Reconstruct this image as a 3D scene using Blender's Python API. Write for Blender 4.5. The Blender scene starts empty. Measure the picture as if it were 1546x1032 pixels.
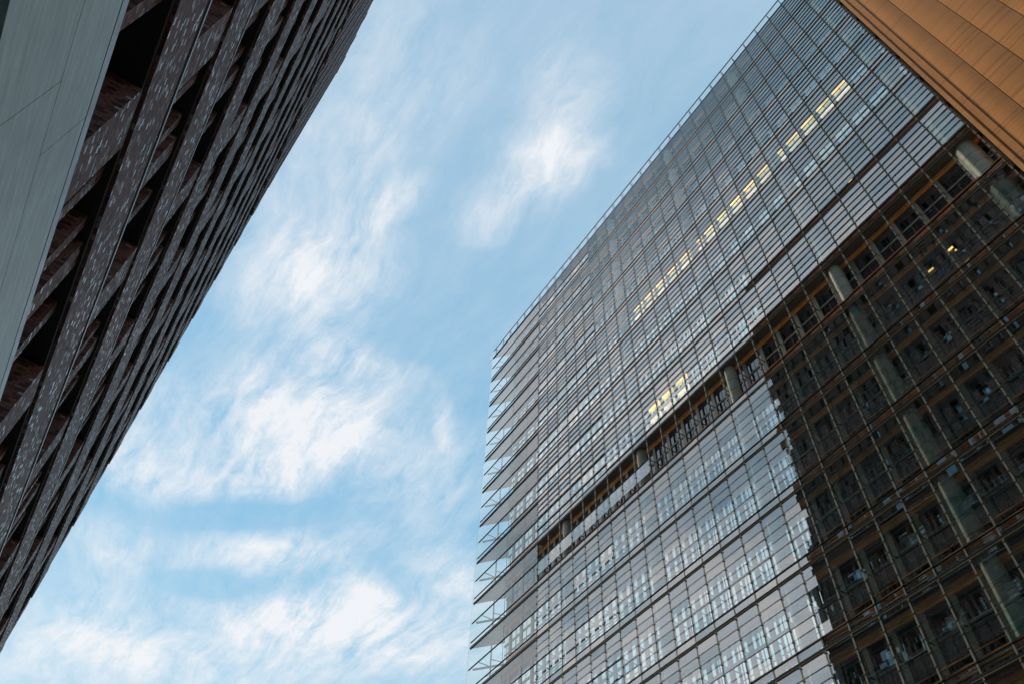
import bpy, math, random
from mathutils import Vector, Matrix
R = math.radians
random.seed(7)
scene = bpy.context.scene
C = scene.collection

# ------------------------------------------------------------------ camera
W_PX, H_PX, F_PX = 1546.0, 1032.0, 1236.0852
# rows: street direction (X), towards the glass tower (Y), up (Z), in image axes (right, down, forward)
CM = ((-0.54246371, 0.66099642, 0.51847552),
      (0.83951166, 0.44921943, 0.30565025),
      (0.03087556, -0.60107041, 0.79859944))
CAM_Z = 1.6
cam_d = bpy.data.cameras.new('camera')
cam = bpy.data.objects.new('camera', cam_d)
C.objects.link(cam)
scene.camera = cam
cam_d.sensor_width = 36.0
cam_d.lens = F_PX * 36.0 / W_PX
cam_d.clip_start = 0.1
cam_d.clip_end = 6000
rt = Vector((CM[0][0], CM[1][0], CM[2][0]))
upv = -Vector((CM[0][1], CM[1][1], CM[2][1]))
bk = -Vector((CM[0][2], CM[1][2], CM[2][2]))
cam.matrix_world = Matrix(((rt.x, upv.x, bk.x, 0), (rt.y, upv.y, bk.y, 0), (rt.z, upv.z, bk.z, CAM_Z), (0, 0, 0, 1)))

def in_frame(p, margin=30):
    x, y, z = p[0], p[1], p[2] - CAM_Z
    q = [CM[0][i] * x + CM[1][i] * y + CM[2][i] * z for i in range(3)]
    if q[2] <= 0.1: return False
    px = W_PX / 2 + q[0] / q[2] * F_PX; py = H_PX / 2 + q[1] / q[2] * F_PX
    return -margin < px < W_PX + margin and -margin < py < H_PX + margin

# ------------------------------------------------------------------ light
SUN_EL = R(12.0)
SUN_AZ = Vector((0.982, -0.19))
SUN_ROT = math.atan2(SUN_AZ.x, SUN_AZ.y)
sd = bpy.data.lights.new('sun', 'SUN')
sd.energy = 1.5
sd.angle = R(10)
sd.color = (1.0, 0.9, 0.76)
so = bpy.data.objects.new('sun', sd)
C.objects.link(so)
sdir = Vector((SUN_AZ.x * math.cos(SUN_EL), SUN_AZ.y * math.cos(SUN_EL), math.sin(SUN_EL)))
so.rotation_euler = sdir.to_track_quat('Z', 'Y').to_euler()
so.location = (0, 0, 150)

scene.view_settings.view_transform = 'Standard'
scene.view_settings.look = 'None'
scene.view_settings.exposure = 1.8
scene.view_settings.gamma = 1.0
scene.render.engine = 'CYCLES'
scene.cycles.transparent_max_bounces = 16
scene.cycles.max_bounces = 10
scene.cycles.glossy_bounces = 6
scene.cycles.sample_clamp_indirect = 6.0

# ---- world: Nishita sky with a veil of cirrus, laid out by direction
world = bpy.data.worlds.new('World')
scene.world = world
world.use_nodes = True
WT = world.node_tree
for n in list(WT.nodes): WT.nodes.remove(n)

class NT:
    def __init__(s, tree): s.t = tree
    def n(s, kind, ins=None, **kw):
        nd = s.t.nodes.new(kind)
        for k, v in kw.items(): setattr(nd, k, v)
        for k, v in (ins or {}).items():
            if isinstance(v, bpy.types.NodeSocket): s.t.links.new(v, nd.inputs[k])
            else: nd.inputs[k].default_value = v
        return nd
    def math(s, op, a, b=0.0, c=0.0, clamp=False):
        nd = s.n('ShaderNodeMath', {0: a, 1: b, 2: c}, operation=op)
        nd.use_clamp = clamp
        return nd.outputs[0]
    def mix(s, fac, a, b, blend='MIX'):
        nd = s.t.nodes.new('ShaderNodeMix'); nd.data_type = 'RGBA'; nd.blend_type = blend
        for i, v in ((0, fac), (6, a), (7, b)):
            if isinstance(v, bpy.types.NodeSocket): s.t.links.new(v, nd.inputs[i])
            else: nd.inputs[i].default_value = v if i == 0 else (tuple(v) + (1,))[:4]
        return nd.outputs[2]
    def ramp(s, fac, stops, interp='LINEAR'):
        nd = s.n('ShaderNodeValToRGB', {0: fac})
        cr = nd.color_ramp; cr.interpolation = interp
        while len(cr.elements) < len(stops): cr.elements.new(0.5)
        for e, (p, col) in zip(cr.elements, stops):
            e.position = p
            e.color = tuple(col) + (1,) if len(col) == 3 else col
        return nd.outputs[0]
    def maprange(s, v, a, b, c=0.0, d=1.0, kind='LINEAR'):
        nd = s.n('ShaderNodeMapRange', {0: v, 1: a, 2: b, 3: c, 4: d}, interpolation_type=kind)
        return nd.outputs[0]

def sky_p(x, y):
    q = [CM[i][0] * (x - W_PX / 2) + CM[i][1] * (y - H_PX / 2) + CM[i][2] * F_PX for i in range(3)]
    return Vector((q[0] / q[2], q[1] / q[2]))

def build_world():
    k = NT(WT)
    tc = k.n('ShaderNodeTexCoord')
    sep = k.n('ShaderNodeSeparateXYZ', {0: tc.outputs['Generated']})
    zc = k.math('MAXIMUM', sep.outputs[2], 0.06)
    pv = k.n('ShaderNodeCombineXYZ', {0: k.math('DIVIDE', sep.outputs[0], zc), 1: k.math('DIVIDE', sep.outputs[1], zc)}).outputs[0]
    # warped coordinates
    wn = k.n('ShaderNodeTexNoise', {'Vector': pv, 'Scale': 2.6, 'Detail': 5.0, 'Roughness': 0.55})
    off = k.n('ShaderNodeVectorMath', {0: wn.outputs['Color'], 1: (0.5, 0.5, 0.5)}, operation='SUBTRACT').outputs[0]
    off2 = k.n('ShaderNodeVectorMath', {0: off, 'Scale': 0.17}, operation='SCALE').outputs[0]
    pw = k.n('ShaderNodeVectorMath', {0: pv, 1: off2}, operation='ADD').outputs[0]
    blobs = [  # centre, end of the long half axis, half width, amount
        (775, 300, 680, 350, 36, .85), (862, 195, 892, 70, 52, .72), (820, 235, 900, 235, 26, .4),
        (578, 322, 515, 362, 27, .95), (505, 400, 600, 430, 62, .55), (385, 410, 360, 520, 60, .5),
        (470, 480, 485, 580, 42, .5), (570, 540, 650, 575, 22, .45), (440, 650, 320, 740, 78, .72),
        (420, 725, 330, 765, 38, .8), (545, 650, 560, 560, 55, .5), (235, 715, 310, 735, 42, .85),
        (200, 640, 270, 590, 60, .5), (420, 830, 310, 855, 38, .8), (450, 925, 330, 935, 38, 1.0),
        (540, 890, 518, 840, 30, .7), (165, 825, 210, 860, 38, .55), (670, 640, 664, 580, 16, .5),
        (640, 720, 720, 770, 85, .5), (260, 990, -60, 1010, 75, .85), (620, 970, 460, 995, 70, .8),
        (560, 110, 470, 260, 130, .36), (500, 330, 430, 470, 110, .35), (480, 600, 330, 660, 130, .35), (300, 800, 500, 760, 120, .25), (690, 860, 740, 820, 75, .65), (330, 600, 420, 560, 50, .35),
        (120, 930, 40, 900, 70, .6), (700, 120, 760, 60, 60, .18),
        (380, 785, 500, 775, 30, -.75), (325, 882, 410, 888, 20, -.9), (690, 440, 610, 530, 70, -.35),
        (1030, 170, 880, 360, 90, -.25), (180, 780, 250, 800, 24, -.2)]
    tot = None
    for cx, cy, ex, ey, hw, am in blobs:
        p0 = sky_p(cx, cy); e = sky_p(ex, ey) - p0
        px = math.hypot(ex - cx, ey - cy)
        j = Vector((-(ey - cy) / px, (ex - cx) / px)) * hw
        q = sky_p(cx + j.x, cy + j.y) - p0
        area = abs(e.x * q.y - e.y * q.x)
        a = e.length; b = area / a
        mp = k.n('ShaderNodeMapping', {'Vector': pw, 'Location': (p0.x, p0.y, 0), 'Rotation': (0, 0, math.atan2(e.y, e.x)), 'Scale': (a * 1.55, b * 1.75, 1)}, vector_type='TEXTURE')
        ln = k.n('ShaderNodeVectorMath', {0: mp.outputs[0]}, operation='LENGTH').outputs['Value']
        g = k.maprange(ln, 0.0, 1.0, am, 0.0, 'SMOOTHSTEP')
        tot = g if tot is None else k.math('ADD', tot, g)
    # fibres
    m1 = k.n('ShaderNodeMapping', {'Vector': pw, 'Rotation': (0, 0, R(-4)), 'Scale': (3.0, 14.0, 1)})
    n1 = k.n('ShaderNodeTexNoise', {'Vector': m1.outputs[0], 'Scale': 1.5, 'Detail': 12.0, 'Roughness': 0.68, 'Distortion': 0.12}).outputs[0]
    m2 = k.n('ShaderNodeMapping', {'Vector': pw, 'Rotation': (0, 0, R(34)), 'Scale': (5.2, 8.5, 1)})
    n2 = k.n('ShaderNodeTexNoise', {'Vector': m2.outputs[0], 'Scale': 1.0, 'Detail': 12.0, 'Roughness': 0.70, 'Distortion': 0.08}).outputs[0]
    wisp = k.maprange(k.math('ADD', k.math('MULTIPLY', n1, 0.48), k.math('MULTIPLY', n2, 0.52)), 0.37, 0.64)
    # elsewhere in the sky: the same cirrus at random
    n3 = k.n('ShaderNodeTexNoise', {'Vector': pw, 'Scale': 1.1, 'Detail': 3.0, 'Roughness': 0.5}).outputs[0]
    gen = k.maprange(n3, 0.42, 0.66, 0.0, 0.75)
    off_y = k.maprange(k.n('ShaderNodeSeparateXYZ', {0: pv}).outputs[1], -0.38, -0.6, 0.0, 1.0)
    far = k.maprange(k.n('ShaderNodeVectorMath', {0: pv}, operation='LENGTH').outputs['Value'], 2.2, 3.4)
    tot = k.math('ADD', tot, k.math('MULTIPLY', gen, k.math('MAXIMUM', off_y, far)))
    cov = k.math('MAXIMUM', tot, 0.0)
    dens = k.math('MULTIPLY', cov, k.math('ADD', 0.05, k.math('MULTIPLY', wisp, 1.15)))
    dens = k.math('ADD', dens, k.math('MULTIPLY', k.math('ADD', wisp, k.math('MULTIPLY', tot, 0.2)), 0.10))
    big = k.n('ShaderNodeMapping', {'Vector': pv, 'Location': (1.15, -1.25, 0), 'Scale': (1.1, .8, 1)}, vector_type='TEXTURE').outputs[0]  # bright cloud added out of view, for the tower's reflections and light
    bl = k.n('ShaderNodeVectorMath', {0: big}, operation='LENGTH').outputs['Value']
    boost = k.maprange(bl, 0.3, 1.0, 1.0, 0.0, 'SMOOTHSTEP')
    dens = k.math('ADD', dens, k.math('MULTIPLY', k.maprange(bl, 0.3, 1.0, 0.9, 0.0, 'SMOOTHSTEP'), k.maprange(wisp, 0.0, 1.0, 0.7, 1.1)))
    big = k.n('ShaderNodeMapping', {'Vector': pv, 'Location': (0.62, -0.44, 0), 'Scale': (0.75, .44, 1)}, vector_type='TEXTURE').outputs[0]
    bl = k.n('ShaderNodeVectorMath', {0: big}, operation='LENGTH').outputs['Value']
    boost = k.math('MAXIMUM', boost, k.maprange(bl, 0.25, 0.95, 1.0, 0.0, 'SMOOTHSTEP'))
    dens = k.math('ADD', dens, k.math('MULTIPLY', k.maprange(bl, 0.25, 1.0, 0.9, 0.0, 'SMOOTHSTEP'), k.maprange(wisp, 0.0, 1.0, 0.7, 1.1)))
    dens = k.math('ADD', dens, k.math('MULTIPLY', wisp, 0.09))
    dens = k.maprange(dens, 0.0, 1.05, 0.0, 0.90)
    hz = k.maprange(sep.outputs[2], 0.66, 0.30, 0.0, 0.85)
    sky = k.n('ShaderNodeTexSky', sky_type='NISHITA')
    sky.sun_disc = False
    sky.sun_elevation = SUN_EL; sky.sun_rotation = SUN_ROT
    sky.air_density = 1.0; sky.dust_density = 0.2; sky.ozone_density = 1.6
    vc = k.mix(k.maprange(sep.outputs[2], 0.55, 0.95), VEIL_LOW, VEIL)
    veil = k.mix(0.82, sky.outputs[0], vc)
    base = k.mix(hz, veil, HAZE)
    col = k.mix(dens, base, k.mix(boost, CLOUD, CLOUD_BOOST))
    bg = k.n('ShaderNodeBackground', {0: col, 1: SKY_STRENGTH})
    out = k.n('ShaderNodeOutputWorld', {0: bg.outputs[0]})
SKY_STRENGTH = 0.12
VEIL = (0.86, 1.38, 1.78)
VEIL_LOW = (0.32, 1.05, 1.54)
HAZE = (1.45, 1.82, 2.0)
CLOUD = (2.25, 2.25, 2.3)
CLOUD_BOOST = (3.1, 3.15, 3.3)  # raised radiance of the added, unseen cloud
build_world()

# ------------------------------------------------------------------ materials
def new_mat(name):
    m = bpy.data.materials.new(name); m.use_nodes = True
    t = m.node_tree
    for n in list(t.nodes): t.nodes.remove(n)
    return m, NT(t)

def finish(k, shader):
    k.n('ShaderNodeOutputMaterial', {0: shader})

def plain(name, col, rough=0.6, metal=0.0, noise=0.25, scale=3.0, spec=0.5, bump=0.0):
    m, k = new_mat(name)
    tc = k.n('ShaderNodeTexCoord')
    nz = k.n('ShaderNodeTexNoise', {'Vector': tc.outputs['Object'], 'Scale': scale, 'Detail': 6.0, 'Roughness': 0.65})
    f = k.maprange(nz.outputs[0], 0.3, 0.7, 1 - noise, 1 + noise)
    c = k.mix(1.0, col, k.n('ShaderNodeCombineColor', {0: f, 1: f, 2: f}).outputs[0], 'MULTIPLY')
    ins = {'Base Color': c, 'Roughness': k.maprange(nz.outputs[0], 0.3, 0.7, max(0, rough - .08), min(1, rough + .08)), 'Metallic': metal, 'Specular IOR Level': spec}
    b = k.n('ShaderNodeBsdfPrincipled', ins)
    if bump:
        bp = k.n('ShaderNodeBump', {'Strength': bump, 'Distance': 0.01, 'Height': nz.outputs[0]})
        k.t.links.new(bp.outputs[0], b.inputs['Normal'])
    finish(k, b.outputs[0]); return m

def glass_mat(name, lo=0.36, tint=(0.90, 0.95, 0.94), refl=(0.92, 0.965, 1.0), rough=0.004, gain=1.0):
    m, k = new_mat(name)
    bf = k.n('ShaderNodeNewGeometry').outputs['Backfacing']
    ior = k.maprange(bf, 0.0, 1.0, 1.55, 1 / 1.55)      # same reflectance from both sides of the pane
    fr = k.n('ShaderNodeFresnel', {'IOR': ior}).outputs[0]
    fac = k.math('ADD', lo, k.math('MULTIPLY', fr, gain), clamp=True)
    fac = k.math('MULTIPLY', fac, k.maprange(bf, 0.0, 1.0, 1.0, 0.12))
    tr = k.n('ShaderNodeBsdfTransparent', {0: tint + (1,)})
    gl = k.n('ShaderNodeBsdfGlossy', {0: refl + (1,), 'Roughness': rough})
    mx = k.n('ShaderNodeMixShader', {0: fac, 1: tr.outputs[0], 2: gl.outputs[0]})
    finish(k, mx.outputs[0]); return m

def dark_glass(name, col=(0.006, 0.008, 0.009), lo=0.06, refl=(0.9, 0.95, 1.0), rough=0.01, gain=1.0):
    m, k = new_mat(name)
    fr = k.n('ShaderNodeFresnel', {'IOR': 1.5}).outputs[0]
    fac = k.math('ADD', lo, k.math('MULTIPLY', fr, gain), clamp=True)
    df = k.n('ShaderNodeBsdfDiffuse', {0: col + (1,)})
    gl = k.n('ShaderNodeBsdfGlossy', {0: refl + (1,), 'Roughness': rough})
    mx = k.n('ShaderNodeMixShader', {0: fac, 1: df.outputs[0], 2: gl.outputs[0]})
    finish(k, mx.outputs[0]); return m

def emit(name, col, s):
    m, k = new_mat(name)
    tc = k.n('ShaderNodeTexCoord')
    nz = k.n('ShaderNodeTexNoise', {'Vector': tc.outputs['Object'], 'Scale': 1.3, 'Detail': 3.0})
    e = k.n('ShaderNodeEmission', {0: col + (1,), 1: k.maprange(nz.outputs[0], 0.35, 0.65, s * .6, s * 1.15)})
    finish(k, e.outputs[0]); return m

def brick_mat(name):
    m, k = new_mat(name)
    tc = k.n('ShaderNodeTexCoord')
    s = k.n('ShaderNodeSeparateXYZ', {0: tc.outputs['Object']})
    nrm = k.n('ShaderNodeSeparateXYZ', {0: tc.outputs['Normal']})
    ax = k.math('GREATER_THAN', k.math('ABSOLUTE', nrm.outputs[0]), 0.6)
    az = k.math('GREATER_THAN', k.math('ABSOLUTE', nrm.outputs[2]), 0.6)
    hx = k.math('ADD', k.math('MULTIPLY', s.outputs[0], k.math('SUBTRACT', 1.0, ax)), k.math('MULTIPLY', s.outputs[1], ax))
    hz = k.math('ADD', k.math('MULTIPLY', s.outputs[2], k.math('SUBTRACT', 1.0, az)), k.math('MULTIPLY', s.outputs[1], az))
    v = k.n('ShaderNodeCombineXYZ', {0: hx, 1: hz}).outputs[0]
    BW, BH = 0.115, 0.055
    sv = k.n('ShaderNodeSeparateXYZ', {0: v})
    ry = k.math('DIVIDE', sv.outputs[1], BH); row = k.math('FLOOR', ry)
    rx = k.math('ADD', k.math('DIVIDE', sv.outputs[0], BW), k.math('MULTIPLY', k.math('PINGPONG', row, 1.0), 0.5)); cl = k.math('FLOOR', rx)
    fx = k.math('PINGPONG', rx, 0.5); fy = k.math('PINGPONG', ry, 0.5)
    fxx = k.math('FRACT', rx); fyy = k.math('FRACT', ry)
    mort = k.math('MAXIMUM', k.math('LESS_THAN', fxx, 0.07), k.math('LESS_THAN', fyy, 0.14))
    cell = k.n('ShaderNodeCombineXYZ', {0: cl, 1: row}).outputs[0]
    rnd = k.n('ShaderNodeTexWhiteNoise', {0: cell}, noise_dimensions='3D').outputs['Value']
    cell2 = k.n('ShaderNodeCombineXYZ', {0: cl, 1: row, 2: 7.3}).outputs[0]
    col = k.ramp(rnd, [(0.0, (0.03, 0.016, 0.015)), (0.3, (0.115, 0.050, 0.042)), (0.6, (0.165, 0.072, 0.056)), (0.85, (0.13, 0.078, 0.070)), (1.0, (0.22, 0.095, 0.066))])
    col = k.mix(k.math('GREATER_THAN', rnd, 0.945), col, (0.26, 0.25, 0.26))  # pale grey bricks paint in glints of the sky
    nz = k.n('ShaderNodeTexNoise', {'Vector': tc.outputs['Object'], 'Scale': 0.8, 'Detail': 6.0, 'Roughness': 0.7}).outputs[0]
    f = k.maprange(nz, 0.3, 0.7, 0.85, 1.45)
    col = k.mix(1.0, col, k.n('ShaderNodeCombineColor', {0: f, 1: f, 2: f}).outputs[0], 'MULTIPLY')
    col = k.mix(mort, col, (0.045, 0.040, 0.038))
    # a share of the bricks is glazed
    wn = k.n('ShaderNodeTexWhiteNoise', {0: cell2}, noise_dimensions='3D').outputs['Value']
    glaze = k.maprange(wn, 0.80, 1.0, 0.0, 0.95)
    glaze = k.math('MULTIPLY', glaze, k.math('SUBTRACT', 1.0, mort))
    rough = k.mix(glaze, (0.62, 0.62, 0.62), (0.12, 0.12, 0.12))
    fine = k.n('ShaderNodeTexNoise', {'Vector': tc.outputs['Object'], 'Scale': 55.0, 'Detail': 3.0}).outputs[0]
    h = k.math('ADD', k.math('MULTIPLY', k.math('SUBTRACT', 1.0, mort), 1.0), k.math('ADD', k.math('MULTIPLY', fine, 0.35), k.math('MULTIPLY', wn, 0.5)))
    bp = k.n('ShaderNodeBump', {'Strength': 0.6, 'Distance': 0.012, 'Height': h})
    b = k.n('ShaderNodeBsdfPrincipled', {'Base Color': col, 'Roughness': rough, 'Normal': bp.outputs[0], 'Specular IOR Level': k.maprange(glaze, 0.0, 1.0, 0.2, 0.7)})
    finish(k, b.outputs[0]); return m

def granite_mat(name):
    m, k = new_mat(name)
    tc = k.n('ShaderNodeTexCoord')
    mp = k.n('ShaderNodeMapping', {'Vector': tc.outputs['Object'], 'Scale': (0.9, 1, 9.0)})
    st = k.n('ShaderNodeTexNoise', {'Vector': mp.outputs[0], 'Scale': 1.6, 'Detail': 8.0, 'Roughness': 0.7, 'Distortion': 0.3}).outputs[0]
    gr = k.n('ShaderNodeTexNoise', {'Vector': tc.outputs['Object'], 'Scale': 120.0, 'Detail': 2.0}).outputs[0]
    cl = k.n('ShaderNodeTexNoise', {'Vector': tc.outputs['Object'], 'Scale': 0.7, 'Detail': 4.0}).outputs[0]
    f = k.math('ADD', k.maprange(st, 0.35, 0.65, 0.72, 1.14), k.math('ADD', k.maprange(gr, 0.3, 0.7, -0.12, 0.12), k.maprange(cl, 0.35, 0.65, -0.08, 0.08)))
    col = k.mix(1.0, (0.43, 0.575, 0.585), k.n('ShaderNodeCombineColor', {0: f, 1: f, 2: f}).outputs[0], 'MULTIPLY')
    b = k.n('ShaderNodeBsdfPrincipled', {'Base Color': col, 'Roughness': 0.45})
    finish(k, b.outputs[0]); return m

def terracotta_mat(name, base=(0.50, 0.208, 0.054)):
    m, k = new_mat(name)
    tc = k.n('ShaderNodeTexCoord')
    s = k.n('ShaderNodeSeparateXYZ', {0: tc.outputs['Object']})
    # fluted ceramic: fine horizontal grooves, tone varies row by row
    row = k.math('FLOOR', k.math('MULTIPLY', s.outputs[2], 7.0))
    colm = k.math('FLOOR', k.math('MULTIPLY', k.math('ADD', s.outputs[0], -7.70), 0.70922))
    wn = k.n('ShaderNodeTexWhiteNoise', {0: k.n('ShaderNodeCombineXYZ', {0: row, 1: colm}).outputs[0]}, noise_dimensions='3D').outputs['Value']
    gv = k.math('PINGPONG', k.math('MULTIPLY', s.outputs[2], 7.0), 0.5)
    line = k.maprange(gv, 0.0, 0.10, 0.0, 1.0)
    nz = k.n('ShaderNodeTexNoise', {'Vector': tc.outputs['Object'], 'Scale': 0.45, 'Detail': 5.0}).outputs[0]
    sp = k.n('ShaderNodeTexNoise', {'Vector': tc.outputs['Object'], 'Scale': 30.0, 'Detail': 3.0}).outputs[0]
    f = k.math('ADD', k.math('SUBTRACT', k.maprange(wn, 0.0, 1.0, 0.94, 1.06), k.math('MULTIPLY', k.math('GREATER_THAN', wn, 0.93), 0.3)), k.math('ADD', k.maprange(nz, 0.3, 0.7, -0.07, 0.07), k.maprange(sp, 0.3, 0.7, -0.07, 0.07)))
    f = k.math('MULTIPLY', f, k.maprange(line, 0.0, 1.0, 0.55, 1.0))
    col = k.mix(1.0, base, k.n('ShaderNodeCombineColor', {0: f, 1: f, 2: f}).outputs[0], 'MULTIPLY')
    bp = k.n('ShaderNodeBump', {'Strength': 0.5, 'Distance': 0.02, 'Height': line})
    b = k.n('ShaderNodeBsdfPrincipled', {'Base Color': col, 'Roughness': 0.62, 'Normal': bp.outputs[0]})
    finish(k, b.outputs[0]); return m

M = dict(
    glass=glass_mat('louvre_glass', lo=0.19),
    glass_b=glass_mat('louvre_glass_cool', lo=0.16, refl=(0.84, 0.94, 1.0), tint=(0.78, 0.90, 0.90)),
    glass_c=glass_mat('louvre_glass_warm', lo=0.22, refl=(1.0, 0.98, 0.95), tint=(0.90, 0.93, 0.91)),
    wing=glass_mat('screen_glass', lo=0.07, tint=(0.90, 0.94, 0.93)),
    rail_glass=glass_mat('balustrade_glass', lo=0.03, tint=(0.93, 0.96, 0.96), gain=0.6),
    edge=plain('glass_edge', (0.06, 0.22, 0.19), 0.35, noise=0.2),
    black=plain('black_steel', (0.007, 0.007, 0.008), 0.65, noise=0.3, spec=0.15),
    olive=plain('olive_aluminium', (0.14, 0.135, 0.108), 0.5, metal=0.2, noise=0.2),
    bracket=plain('bracket_steel', (0.05, 0.048, 0.042), 0.5, noise=0.2),
    tan=plain('tan_edge_trim', (0.32, 0.27, 0.17), 0.55, noise=0.15),
    soffit=plain('grey_soffit', (0.16, 0.15, 0.135), 0.75, noise=0.15),
    wing_soffit=plain('pale_soffit', (0.74, 0.74, 0.73), 0.6, noise=0.10, scale=1.2),
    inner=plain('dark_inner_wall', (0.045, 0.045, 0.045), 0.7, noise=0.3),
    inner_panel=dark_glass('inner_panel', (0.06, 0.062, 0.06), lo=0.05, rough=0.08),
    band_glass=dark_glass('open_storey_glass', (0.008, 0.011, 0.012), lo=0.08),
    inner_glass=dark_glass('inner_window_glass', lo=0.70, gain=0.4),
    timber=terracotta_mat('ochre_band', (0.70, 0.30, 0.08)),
    rod=plain('terracotta_rod', (0.68, 0.275, 0.10), 0.6, noise=0.3, scale=1.5),
    concrete=plain('greenish_concrete', (0.31, 0.32, 0.265), 0.55, noise=0.25, scale=2.2, bump=0.2),
    white_steel=plain('pale_steel', (0.42, 0.44, 0.46), 0.45, metal=0.2, noise=0.1),
    yellow=emit('lit_ceiling_yellow', (1.0, 0.66, 0.20), 0.55),
    warmwhite=emit('lit_ceiling_white', (1.0, 0.84, 0.60), 0.36),
    brick=brick_mat('purple_brown_brick'),
    granite=granite_mat('grey_granite'),
    metal=plain('sill_metal', (0.30, 0.32, 0.33), 0.4, metal=0.5, noise=0.15),
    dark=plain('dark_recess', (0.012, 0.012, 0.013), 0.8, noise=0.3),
    frame=plain('window_frame', (0.02, 0.02, 0.022), 0.45, noise=0.2),
    bglass=dark_glass('brick_window_glass', lo=0.34),
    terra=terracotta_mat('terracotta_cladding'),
    terra_plain=plain('terracotta_trim', (0.48, 0.215, 0.062), 0.6, noise=0.15, scale=1.0),
    asphalt=plain('asphalt', (0.05, 0.05, 0.052), 0.85, noise=0.25, scale=8, bump=0.3),
    paving=plain('paving', (0.13, 0.125, 0.115), 0.8, noise=0.2, scale=2),
    kerb=plain('kerb_stone', (0.30, 0.29, 0.27), 0.8, noise=0.15),
)

# ------------------------------------------------------------------ mesh helpers
class MB:
    def __init__(s): s.v = []; s.f = []; s.m = []; s.mats = []
    def mi(s, mat):
        if mat not in s.mats: s.mats.append(mat)
        return s.mats.index(mat)
    def hexa(s, p, mat, side=None, big=()):
        """p: 8 corners (bottom 4 ccw, top 4 ccw)"""
        o = len(s.v); s.v += [tuple(q) for q in p]
        fs = [(0, 3, 2, 1), (4, 5, 6, 7), (0, 1, 5, 4), (1, 2, 6, 5), (2, 3, 7, 6), (3, 0, 4, 7)]
        a = s.mi(mat); b = s.mi(side) if side else a
        for i, f in enumerate(fs):
            s.f.append(tuple(o + x for x in f)); s.m.append(a if (not side or i in big) else b)
    def box(s, x0, x1, y0, y1, z0, z1, mat):
        s.hexa([(x0, y0, z0), (x1, y0, z0), (x1, y1, z0), (x0, y1, z0), (x0, y0, z1), (x1, y0, z1), (x1, y1, z1), (x0, y1, z1)], mat)
    def pane(s, xc, y, zt, w, h, tilt=0.0, yaw=0.0, th=0.012, mat=None, edge=None):
        """glass pane hung from its top edge; tilt swings the bottom edge outwards (-Y)"""
        ct, st = math.cos(tilt), math.sin(tilt); cy, sy = math.cos(yaw), math.sin(yaw)
        def P(a, b, c):   # a along width, b down, c depth (+ = inwards)
            lx, ly, lz = a, -b * st + c * ct, -b * ct - c * st
            return (xc + lx * cy - ly * sy, y + lx * sy + ly * cy, zt + lz)
        q = [P(-w / 2, h, 0), P(w / 2, h, 0), P(w / 2, h, th), P(-w / 2, h, th), P(-w / 2, 0, 0), P(w / 2, 0, 0), P(w / 2, 0, th), P(-w / 2, 0, th)]
        s.hexa(q, mat, edge, big=(2, 4))
    def bar(s, a, b, w, mat, d=None):
        a = Vector(a); b = Vector(b); t = (b - a).normalized()
        r = Vector((0, 0, 1)) if abs(t.z) < 0.9 else Vector((1, 0, 0))
        n1 = t.cross(r).normalized(); n2 = t.cross(n1)
        h1 = n1 * w / 2; h2 = n2 * (d or w) / 2
        s.hexa([a - h1 - h2, a + h1 - h2, a + h1 + h2, a - h1 + h2, b - h1 - h2, b + h1 - h2, b + h1 + h2, b - h1 + h2], mat)
    def rod(s, a, b, r, mat, n=8):
        a = Vector(a); b = Vector(b); t = (b - a).normalized()
        q = Vector((0, 0, 1)) if abs(t.z) < 0.9 else Vector((1, 0, 0))
        n1 = t.cross(q).normalized(); n2 = t.cross(n1); o = len(s.v); mi = s.mi(mat)
        for e in (a, b):
            for i in range(n):
                an = 2 * math.pi * i / n
                s.v.append(tuple(e + n1 * math.cos(an) * r + n2 * math.sin(an) * r))
        for i in range(n):
            j = (i + 1) % n
            s.f.append((o + i, o + j, o + n + j, o + n + i)); s.m.append(mi)
        s.f.append(tuple(o + i for i in reversed(range(n)))); s.m.append(mi)
        s.f.append(tuple(o + n + i for i in range(n))); s.m.append(mi)
    def prism(s, poly, z0, z1, mat, cap=None):
        o = len(s.v); n = len(poly); a = s.mi(mat); c = s.mi(cap) if cap else a
        for z in (z0, z1):
            for x, y in poly: s.v.append((x, y, z))
        for i in range(n):
            j = (i + 1) % n
            s.f.append((o + i, o + j, o + n + j, o + n + i)); s.m.append(a)
        s.f.append(tuple(o + i for i in reversed(range(n)))); s.m.append(c)
        s.f.append(tuple(o + n + i for i in range(n))); s.m.append(c)
    def build(s, name, parent=None, smooth=False, bevel=0.0, kind=None, label=None):
        me = bpy.data.meshes.new(name); me.from_pydata(s.v, [], s.f)
        for m in s.mats: me.materials.append(m)
        me.polygons.foreach_set('material_index', s.m)
        if smooth: me.polygons.foreach_set('use_smooth', [True] * len(s.f))
        me.update()
        o = bpy.data.objects.new(name, me); C.objects.link(o)
        if parent: o.parent = parent
        if kind: o['kind'] = kind
        if label: o['label'] = label
        return o

def thing(name, label, cat, loc=(0, 0, 0), rz=0.0, group=None):
    o = bpy.data.objects.new(name, None); C.objects.link(o)
    o.location = loc; o.rotation_euler = (0, 0, rz)
    o['label'] = label; o['category'] = cat
    if group: o['group'] = group
    return o

# ------------------------------------------------------------------ ground
g = MB(); g.box(-900, 900, -900, 900, -0.4, -0.12, M['paving']); g.build('ground', kind='structure')
g = MB(); g.box(-300, 300, 5.0, 16.0, -0.116, -0.105, M['asphalt']); g.build('road', kind='structure')
for nm, y0, y1 in (('pavement', -2.0, 4.8), ('pavement', 16.2, 24.0)):
    g = MB(); g.box(-300, 300, y0, y1, -0.116, 0.0, M['paving']); g.build(nm, kind='structure')
for y0 in (4.8, 16.0):
    g = MB(); g.box(-300, 300, y0 + .002, y0 + .198, -0.116, 0.012, M['kerb']); g.build('kerb', kind='structure')

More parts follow.
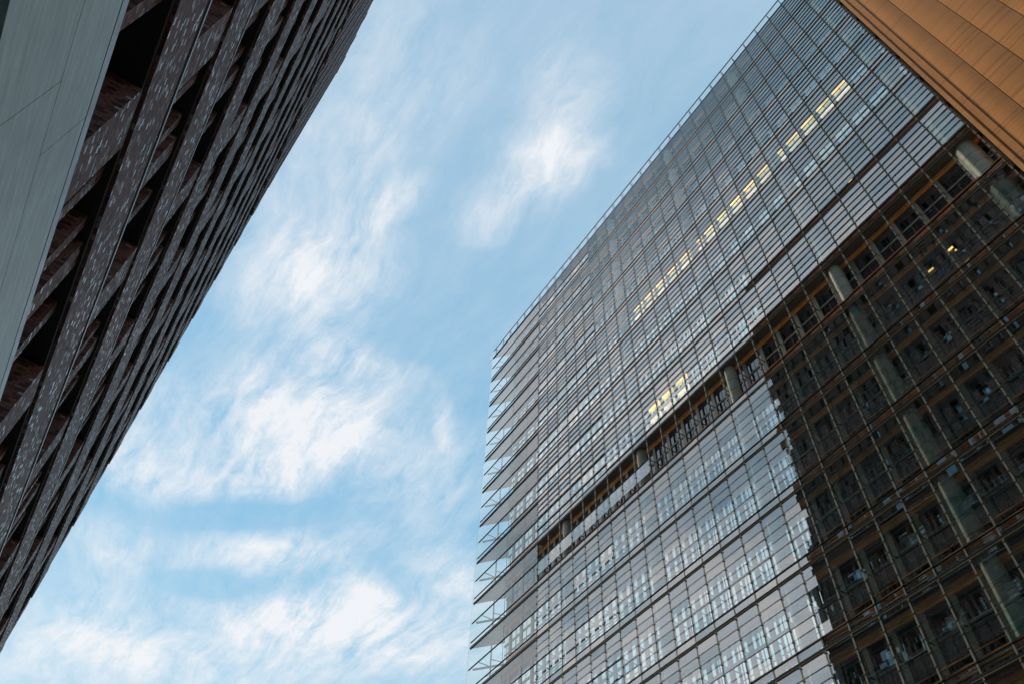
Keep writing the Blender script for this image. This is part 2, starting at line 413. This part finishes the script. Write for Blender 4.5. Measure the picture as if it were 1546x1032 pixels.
# ================================================================== glass tower
YF = 24.5                       # outer glass plane
U0, DU, NB = 1.586, 1.3034, 27  # first mullion, bay width, bays
Z0, DZ = 17.98 + CAM_Z, 3.6227  # underside of slab 0, storey height
UE = U0 + DU * NB               # end of the louvred part
TIP = 45.1
KMIN, KTOP = -4, 13
def zs(k): return Z0 + DZ * k
tower = thing('glass_office_tower', 'tall louvred glass office tower with black floor lines and a sharp glass edge', 'office tower', (20, 30, 0))
TL = Vector(tower.location)
def tb(mb, name, **kw):
    mb.v = [(x - TL.x, y - TL.y, z - TL.z) for x, y, z in mb.v]
    return mb.build(name, kw.pop('parent', tower), **kw)
YI = YF + 0.55                  # inner wall face
BODY_X1 = 41.5

# solid core behind the inner wall
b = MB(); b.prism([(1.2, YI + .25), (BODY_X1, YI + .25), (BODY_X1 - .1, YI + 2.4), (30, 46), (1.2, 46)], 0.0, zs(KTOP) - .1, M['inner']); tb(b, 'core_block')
b = MB(); b.box(1.3, BODY_X1, YI - .2, YI + .25, 0, zs(KMIN) - .2, M['concrete']); tb(b, 'plinth_wall')
b = MB(); b.box(6, 30, 33, 44, zs(KTOP) + .1, zs(KTOP) + 9, M['inner']); tb(b, 'roof_sun_block')  # unseen block on the roof, added as a sun screen

# slabs (catwalk floors in the cavity) and the pale wing slabs
for k in range(KMIN, KTOP + 1):
    z = zs(k)
    b = MB()
    b.box(U0 - .05, UE, YF + .04, YI + .2, z + .006, z + .13, M['soffit'])
    b.box(U0 - .05, UE, YF - .05, YF + .037, z + .03, z + .11, M['black'])
    b.box(U0 - .05, UE, YF - .03, YF - .008, z, z + .027, M['tan'])
    tb(b, 'floor_slab')
    if k >= -1:
        b = MB()
        b.prism([(UE + .003, YF + .04), (TIP - .12, YF + .04), (42.55, YF + 1.95), (41.3, YF + 2.9), (UE + .003, YI + .2)], z + .004, z + .14, M['wing_soffit'])
        b.box(UE + .003, TIP, YF - .05, YF + .037, z - .02, z + .15, M['black'])
        tb(b, 'wing_slab')

# rails: black lines of the screen
for k in range(KMIN, KTOP):
    z = zs(k)
    b = MB(); x1 = TIP if k >= -2 else UE
    b.box(U0 - .02, x1, YF - .045, YF + .03, z + .475, z + .515, M['black'])
    xs = UE + .003 if k < 5 else U0 + DU * 21
    b.box(U0 + DU * 21 if k != 4 else U0 + DU * 18, x1, YF - .045, YF + .03, z + 2.02, z + 2.07, M['black'])
    if k >= 5:
        b.box(U0 + DU * 21, UE, YF - .06, YF + .05, z + 1.06, z + 1.14, M['black'])
    tb(b, 'screen_rail')

# mullions
for j in range(NB + 1):
    x = U0 + DU * j
    b = MB()
    b.box(x - .034, x + .034, YF - .02, YF + .10, zs(KMIN), zs(KTOP) + .16, M['olive'])
    for k in range(KMIN, KTOP):
        n = 6
        for i in range(n + 1):
            zz = zs(k) + .5 + i * .5
            b.box(x - .045, x + .045, YF - .07, YF - .023, zz - .018, zz + .018, M['bracket'])
        b.box(x - .02, x + .02, YF + .103, YI - .01, zs(k) + 1.95, zs(k) + 2.0, M['olive'])
    tb(b, 'mullion')
for x in (UE + DU * 1.25, UE + DU * 3.05):
    b = MB(); b.box(x - .012, x + .012, YF - .004, YF + .02, zs(-2), zs(KTOP), M['edge']); tb(b, 'screen_joint')

# louvred windows of the outer screen
def louvre_window(k, j):
    """all panes of one bay in one storey"""
    rnd = random.Random(k * 100 + j + 5000)
    b = MB(); x0 = U0 + DU * j; xc = x0 + DU / 2; w = DU - .085; z = zs(k)
    jit = lambda a: rnd.gauss(0, a)
    def pn(zt, h, tilt=0.0, ja=.0035, ww=w):
        b.pane(xc, YF - .012, zt, ww, h, tilt + jit(ja), jit(max(ja, .0035)), mat=M[rnd.choice(('glass', 'glass', 'glass_b', 'glass_c'))], edge=M['edge'])
    pn(z + .46, .33, 0.0, .002)                       # strip in front of the rods
    if k == 4:
        if 18 <= j <= 26: pn(z + 1.98, .95)
        return b
    up = k >= 5
    if j >= 21:
        pn(z + 1.03, .50, 0.0)
        pn(z + 1.99, .82, .02 if up else 0)
        for i in range(3):
            pn(z + 3.55 - i * .49, .45 if not up else .34, R(4) if up else R(1.5), .006)
    else:
        op = R(5.0) if up else R(0.6)
        for i in range(6):
            t = op
            pn(z + 3.55 - i * .505, .46 if not up else .41, t, .007 if up else .0028)
    return b

cells = []
for k in range(KMIN, KTOP):
    for j in range(NB):
        c = (U0 + DU * (j + .5), YF, zs(k) + 1.8)
        d = (c[0] ** 2 + c[1] ** 2 + (c[2] - CAM_Z) ** 2)
        cells.append((0 if in_frame(c) else 1, d, k, j))
cells.sort()
near = set((k, j) for _, _, k, j in cells[:100])
rest = MB()
def absorb(dst, src):
    o = len(dst.v); dst.v += src.v
    for f, m in zip(src.f, src.m):
        dst.f.append(tuple(o + i for i in f)); dst.m.append(dst.mi(src.mats[m]))
for _, _, k, j in cells:
    b = louvre_window(k, j)
    if (k, j) in near: tb(b, 'louvre_window')
    else: absorb(rest, b)
tb(rest, 'louvre_windows', kind='stuff')

# wing glass: three big sheets per storey
for k in range(-2, KTOP):
    b = MB(); z = zs(k)
    segs = [(UE + .03, UE + DU * 1.25 - .014), (UE + DU * 1.25 + .014, UE + DU * 3.05 - .014), (UE + DU * 3.05 + .014, TIP + .25)]
    for x0, x1 in segs:
        for zt, h in ((z + .47, .30), (z + 2.01, 1.49), (z + 3.59, 1.51)):
            b.pane((x0 + x1) / 2, YF, zt, x1 - x0, h, random.gauss(0, .002), random.gauss(0, .0015), mat=M['wing'], edge=M['edge'])
    tb(b, 'wing_glass')

# light steel frames that carry the wing
S0 = Vector((TIP - .25, YF + .12)); S1 = Vector((42.35, YF + 2.05))
def sl(t): return S0.lerp(S1, t)
for k in range(-2, KTOP):
    z = zs(k); b = MB()
    a, c = sl(0.02), sl(1.0)
    b.bar((a.x, a.y, z + 2.0), (c.x, c.y, z + 2.0), .09, M['white_steel'], .12)
    p = sl(.42); q = sl(.80)
    b.bar((p.x, p.y, z + .15), (p.x, p.y, z + DZ), .08, M['white_steel'])
    b.bar((q.x, q.y, z + .15), (q.x, q.y, z + DZ), .12, M['white_steel'])
    b.bar((p.x, p.y, z + 2.55), (q.x, q.y, z + 2.05), .05, M['white_steel'])
    b.bar((p.x, YF + .05, z + 2.0), (p.x, p.y, z + 2.0), .05, M['white_steel'])
    b.bar((q.x, YF + .05, z + .5), (q.x, q.y, z + 2.0), .03, M['white_steel'])
    tb(b, 'wing_bracket')

# terracotta rods behind each strip
for k in range(KMIN, KTOP):
    z = zs(k); b = MB()
    for h in (.33, .43, .53, .63):
        b.rod((U0, YF + .135, z + h), (UE + 3.6, YF + .135, z + h), .033, M['rod'])
    b.rod((U0, YF + .26, z + .99), (UE + 3.6, YF + .26, z + .99), .028, M['rod'])
    for j in range(NB + 1):
        x = U0 + DU * j
        b.box(x - .05, x - .02, YF + .17, YF + .26, z + .14, z + .68, M['black'])
        b.box(x + .06, x + .09, YF + .17, YF + .26, z + .14, z + .68, M['black'])
    tb(b, 'terracotta_rail')

# ochre band under every ceiling
for k in range(KMIN, KTOP):
    z = zs(k + 1); b = MB(); x = U0
    while x < BODY_X1 - .1:
        x2 = min(x + DU, BODY_X1)
        b.box(x + .004, x2 - .004, YI - .10, YI - .003, z - .40, z - .05, M['timber']); x = x2
    tb(b, 'ochre_band')

# inner windows
def inner_window(k, j):
    b = MB(); x0 = U0 + DU * j; z = zs(k); x1 = min(x0 + DU, BODY_X1)
    zb, zt = z + .14, z + DZ - .402
    b.box(x0 - .11, x0 + .11, YI - .09, YI + .02, zb, zt, M['olive'])            # post
    b.box(x0 + .113, x1 - .113, YI - .06, YI + .02, z + 2.00, z + 2.14, M['olive'])   # rail
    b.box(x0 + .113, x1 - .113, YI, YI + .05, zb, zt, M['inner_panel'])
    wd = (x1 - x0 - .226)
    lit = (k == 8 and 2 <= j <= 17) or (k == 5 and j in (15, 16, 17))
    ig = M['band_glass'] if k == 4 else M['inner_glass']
    # two narrow lights per bay, high and low, and a dark transom light between
    for i in range(2):
        a = x0 + .113 + wd * (.04 + .5 * i); c = a + wd * (.44 if i == 0 else .42)
        b.box(a, c, YI - .02, YI - .004, zb + .06, z + 1.97, ig)
        b.box(a, c, YI - .02, YI - .004, z + 2.17, z + 2.75, ig)
        b.box(a - .03, a - .003, YI - .04, YI - .004, zb + .06, z + 1.98, M['olive'])
    return b, lit

rest = MB()
cells2 = [(f, d, k, j) for f, d, k, j in cells] + [(1, 1e9, k, j) for k in range(KMIN, KTOP) for j in range(NB, NB + 4)]
litcells = []
for n, (f, d, k, j) in enumerate(cells2):
    b, lit = inner_window(k, j)
    if lit: litcells.append((k, j))
    if n < 100: tb(b, 'inner_window')
    else: absorb(rest, b)
tb(rest, 'inner_windows', kind='stuff')
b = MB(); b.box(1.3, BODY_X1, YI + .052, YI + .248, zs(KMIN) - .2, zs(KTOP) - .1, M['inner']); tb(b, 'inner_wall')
for k, j in litcells:
    z = zs(k); x0 = U0 + DU * j; b = MB()
    b.box(x0 + .14, x0 + DU - .14, YI - .13, YI - .105, z + 2.60, z + 2.82, M['yellow']); tb(b, 'ceiling_light'); b = MB()
    b.box(x0 + .14, x0 + DU - .14, YI - .13, YI - .105, z + 1.55, z + 1.84, M['warmwhite'])
    tb(b, 'ceiling_light')
for x, z in ((7.25, zs(6) + 1.2), (5.42, zs(3) + 2.35), (6.55, zs(3) + 2.15)):
    b = MB(); b.box(x - .13, x + .13, YI - .16, YI - .12, z, z + .09, M['yellow']); tb(b, 'ceiling_light')

# round columns in the cavity
for i, (x, r) in enumerate(((U0 + .55 * DU + .1, .52), (U0 + 6.72 * DU, .34), (U0 + 12.75 * DU, .34), (U0 + 18.8 * DU, .34), (U0 + 24.8 * DU, .34))):
    b = MB()
    for k in range(KMIN, KTOP):
        b.rod((x, YF + .14 + r, zs(k) + .14), (x, YF + .14 + r, zs(k + 1) - .01), r, M['concrete'], 28)
        for zz in (.9, 1.7, 2.5):
            b.rod((x, YF + .14 + r, zs(k) + zz), (x, YF + .14 + r, zs(k) + zz + .02), r + .004, M['inner'], 28)
    tb(b, 'round_column')

# roof edge railing with glass
b = MB(); zr = zs(KTOP)
rail = MB()
rail.bar((U0, YF, zr + 1.28), (TIP, YF, zr + 1.28), .07, M['olive'])
x = U0
while x < TIP:
    rail.box(x - .025, x + .025, YF - .02, YF + .03, zr + .15, zr + 1.28, M['olive'])
    rail.bar((x, YF + .02, zr + 1.2), (x, YF + .6, zr + .15), .04, M['olive'])
    x += DU
ro = tb(rail, 'roof_railing')
gl = MB(); x = U0
while x < TIP - .2:
    gl.pane(x + DU / 2, YF - .005, zr + 1.22, DU - .08, 1.0, mat=M['rail_glass'], edge=M['edge']); x += DU
tb(gl, 'balustrade_glass', parent=ro)

# ================================================================== terracotta block
terra = thing('terracotta_building', 'tall orange building clad in fluted terracotta strips beside the glass tower', 'building', (-8, 30, 0))
TL2 = Vector(terra.location)
def tb2(mb, name, **kw):
    mb.v = [(x - TL2.x, y - TL2.y, z - TL2.z) for x, y, z in mb.v]
    return mb.build(name, terra, **kw)
YT = YF - .12
HT = 88.0
b = MB(); b.box(-24, 1.15, YT + .16, 46, 0, HT, M['inner']); tb2(b, 'core_block')
b = MB()   # corner trim with cross joints
z = 0.0
while z < HT:
    b.box(1.205, 1.40, YT - .02, YT + .5, z + .012, min(z + 1.3, HT) - .006, M['terra_plain'])
    b.box(1.11, 1.198, YT + .05, YT + .5, z + .012, min(z + 1.3, HT) - .006, M['terra_plain'])
    z += 1.3
tb2(b, 'corner_trim')
b = MB(); b.box(.80, 1.10, YT + .0, YT + .14, 0, HT, M['terra']); tb2(b, 'edge_strip')
x1 = .79
rr = random.Random(3)
for n in range(17):
    x0 = x1 - 1.41 if n else x1 - 1.09
    b = MB(); mi = b.mi(M['terra']); z = 0.0; seg = 16
    while z < HT:
        h = rr.choice((1.72, 2.15, 3.0, 4.3)); z2 = min(z + h, HT)
        o = len(b.v)
        tl = rr.uniform(-.004, .004)
        for zz, dz in ((z + .005, 0), (z2 - .005, 0)):
            for i in range(seg + 1):
                t = i / seg
                # shallow scooped strip, deepest towards one side
                y = YT + (.03 - .03 * math.sin(math.pi * t)) + tl
                b.v.append((x0 + .014 + (x1 - x0 - .028) * t, y, zz))
        for i in range(seg):
            b.f.append((o + i, o + i + 1, o + seg + 1 + i + 1, o + seg + 1 + i)); b.m.append(mi)
        # returns at the ends give the strip its thickness
        z = z2
    ob = tb2(b, 'cladding_strip')
    sol = ob.modifiers.new('thickness', 'SOLIDIFY'); sol.thickness = 0.03; sol.offset = -1
    x1 = x0

# ================================================================== brick tower
BR = thing('brick_tower', 'dark purple-brown brick tower with deep windows on a pale grey granite base', 'brick tower', (0, -2.2, 0), math.atan(0.0145))
ZB, DB, HB = 11.6, 3.73, 1.46
NK = 18
XW0 = -14.0
ROOF = 79.8
def uend(k):
    return max(33.0, 38.5 - .40 * k)
FIN_K = 10
for k in range(NK):
    b = MB(); z = ZB + DB * k; xe = uend(k)
    b.box(XW0, xe, -.40, 0.0, z, z + HB, M['brick'])
    b.box(xe - .40, xe, -12, -.403, z, z + HB, M['brick'])
    b.build('brick_band', BR)
    b = MB(); b.box(XW0, xe - .05, -.55, -.05, z - .118, z - .004, M['dark']); b.build('soffit_shade', BR)  # dark sheet that paints the shade under each brick band
    s = MB(); s.box(XW0, xe - .9, -.30, -.02, z + HB + .28, z + HB + .35, M['metal'])
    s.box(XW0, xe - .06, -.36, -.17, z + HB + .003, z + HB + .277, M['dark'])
    s.build('window_sill', BR)
b = MB(); b.box(XW0, 33.0, -.40, 0.0, ZB + DB * NK - 0.35, ROOF, M['brick']); b.box(XW0, 33.1, -.45, .06, ROOF + .002, ROOF + .12, M['metal']); b.build('parapet', BR)
b = MB()
for k in range(-1, NK):
    b.box(XW0, uend(max(k, 0)) - .45, -14, -.62, ZB + DB * k if k >= 0 else 9.2, ZB + DB * (k + 1) - .003 if k < NK - 1 else ROOF - .1, M['brick'])
b.build('core_block', BR)
b = MB(); b.box(XW0, 32.9, -14, -2.1, ROOF - .09, 94.0, M['brick']); b.build('setback_storey', BR)

# piers between the bands
wide = []; narrow = []
for k in range(-1, NK):
    z0 = ZB + DB * k + HB + .353 if k >= 0 else 9.78
    z1 = ZB + DB * (k + 1) - .123 if k < NK - 1 else ZB + DB * NK - .352
    xe = uend(max(k, 0)) - .35
    n = -7
    while True:
        x = 5.7 + 2.64 * n
        if x + .9 > xe: break
        w = .90 if n % 2 == 0 else .46
        if x > XW0 + .2: wide.append((x, x + w, z0, z1, k))
        if n % 2 == 0: xs = (x + 1.30, x + 2.18)
        else: xs = (x + 1.25,)
        for a in xs:
            if XW0 + .2 < a < xe - .3: narrow.append((a, a + .22, z0, z1, k))
        n += 1
for k in range(NK):
    b = MB(); xe = uend(k)
    b.box(xe - .85, xe - .07, -.6, -.034, ZB + DB * k + HB + .28, ZB + DB * (k + 1) - .123 if k < NK - 1 else ZB + DB * NK - .353, M['brick'])
    b.build('corner_pier', BR)
def keyf(t):
    c = (t[0], -2.2 + .0145 * t[0], (t[2] + t[3]) / 2)
    return (0 if in_frame(c) else 1, c[0] ** 2 + 5 + (c[2] - CAM_Z) ** 2)
for lst, nm, y0, y1 in ((wide, 'brick_pier', -.50, -.036), (narrow, 'brick_post', -.50, -.155)):
    lst.sort(key=keyf); rest = MB()
    for i, (a, c, z0, z1, k) in enumerate(lst):
        b = MB(); b.box(a, c, y0, y1 if c - a > .8 or c - a < .3 else -.10, z0, z1, M['brick'])
        if i < 100: b.build(nm, BR)
        else: absorb(rest, b)
    rest.build(nm + 's', BR, kind='stuff')

# windows: one per opening between wide piers
wins = []
byk = {}
for a, c, z0, z1, k in wide: byk.setdefault(k, []).append((a, c, z0, z1))
for k, l in byk.items():
    l.sort()
    for (a, c, z0, z1), (a2, c2, _, _) in zip(l, l[1:]): wins.append((c + .01, a2 - .01, z0, z1, k))
wins.sort(key=keyf)
restg = MB(); restf = MB()
for i, (a, c, z0, z1, k) in enumerate(wins):
    gl = MB(); gl.box(a, c, -.585, -.56, z0, z1, M['bglass'])
    fr = MB()
    for x in (a + .03, (a + c) / 2, c - .03): fr.box(x - .03, x + .03, -.555, -.505, z0, z1, M['frame'])
    for z in (z0 + .04, z1 - .35, z1 - .04): fr.box(a + .065, (a + c) / 2 - .035, -.55, -.51, z - .03, z + .03, M['frame'])
    if i < 100:
        o = gl.build('window', BR); fr.build('window_frame', o)
    else: absorb(restg, gl); absorb(restf, fr)
o = restg.build('windows', BR, kind='stuff'); restf.build('window_frames', o, kind='stuff')

# fins of the upper storeys
zf = ZB + DB * FIN_K
x = XW0 + .4; i = 0
while x < 32.2:
    b = MB(); w = .62
    b.box(x, x + w, .003, .11 if i % 2 == 0 else .07, zf, ROOF - (.004 if i % 2 == 0 else .5), M['brick']); b.build('brick_fin', BR)
    x += 1.4 if i % 2 == 0 else .95; i += 1

# granite base
for row, (z0, z1, off) in enumerate(((7.2, 9.62, 0),)):
    pass
edges = [-14, -10.3, -7.7, -5.1, -2.5, .9, 4.33, 8.7, 12.1, 15.5, 18.9, 22.3, 25.7, 29.1, 32.5, 36.0]
edges2 = [-14, -9.3, -6.0, -3.2, -.6, 1.8, 5.17, 9.5, 12.9, 16.3, 19.7, 23.1, 26.5, 29.9, 33.3, 36.0]
for es, z0, z1 in ((edges, 7.2, 8.54), (edges2, 8.552, 9.50)):
    for a, c in zip(es, es[1:]):
        b = MB(); b.box(a + .006, c - .006, -.5, .0, z0, z1, M['granite']); b.build('granite_panel', BR)
b = MB(); b.box(XW0, 36, -.45, -.05, 9.502, 9.60, M['dark']); b.box(XW0, 36, -.4, -.02, 9.602, 9.77, M['metal']); b.build('base_ledge', BR)
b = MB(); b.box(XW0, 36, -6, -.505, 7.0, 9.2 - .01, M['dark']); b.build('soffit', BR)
b = MB(); b.box(XW0, 36, -6.2, -3.0, 0, 6.99, M['dark']); b.build('shop_front', BR)
for i in range(9):
    x = -12 + i * 5.9
    b = MB(); b.box(x, x + 1.1, -1.3, -.25, 0, 7.19, M['granite']); b.build('granite_pillar', BR)
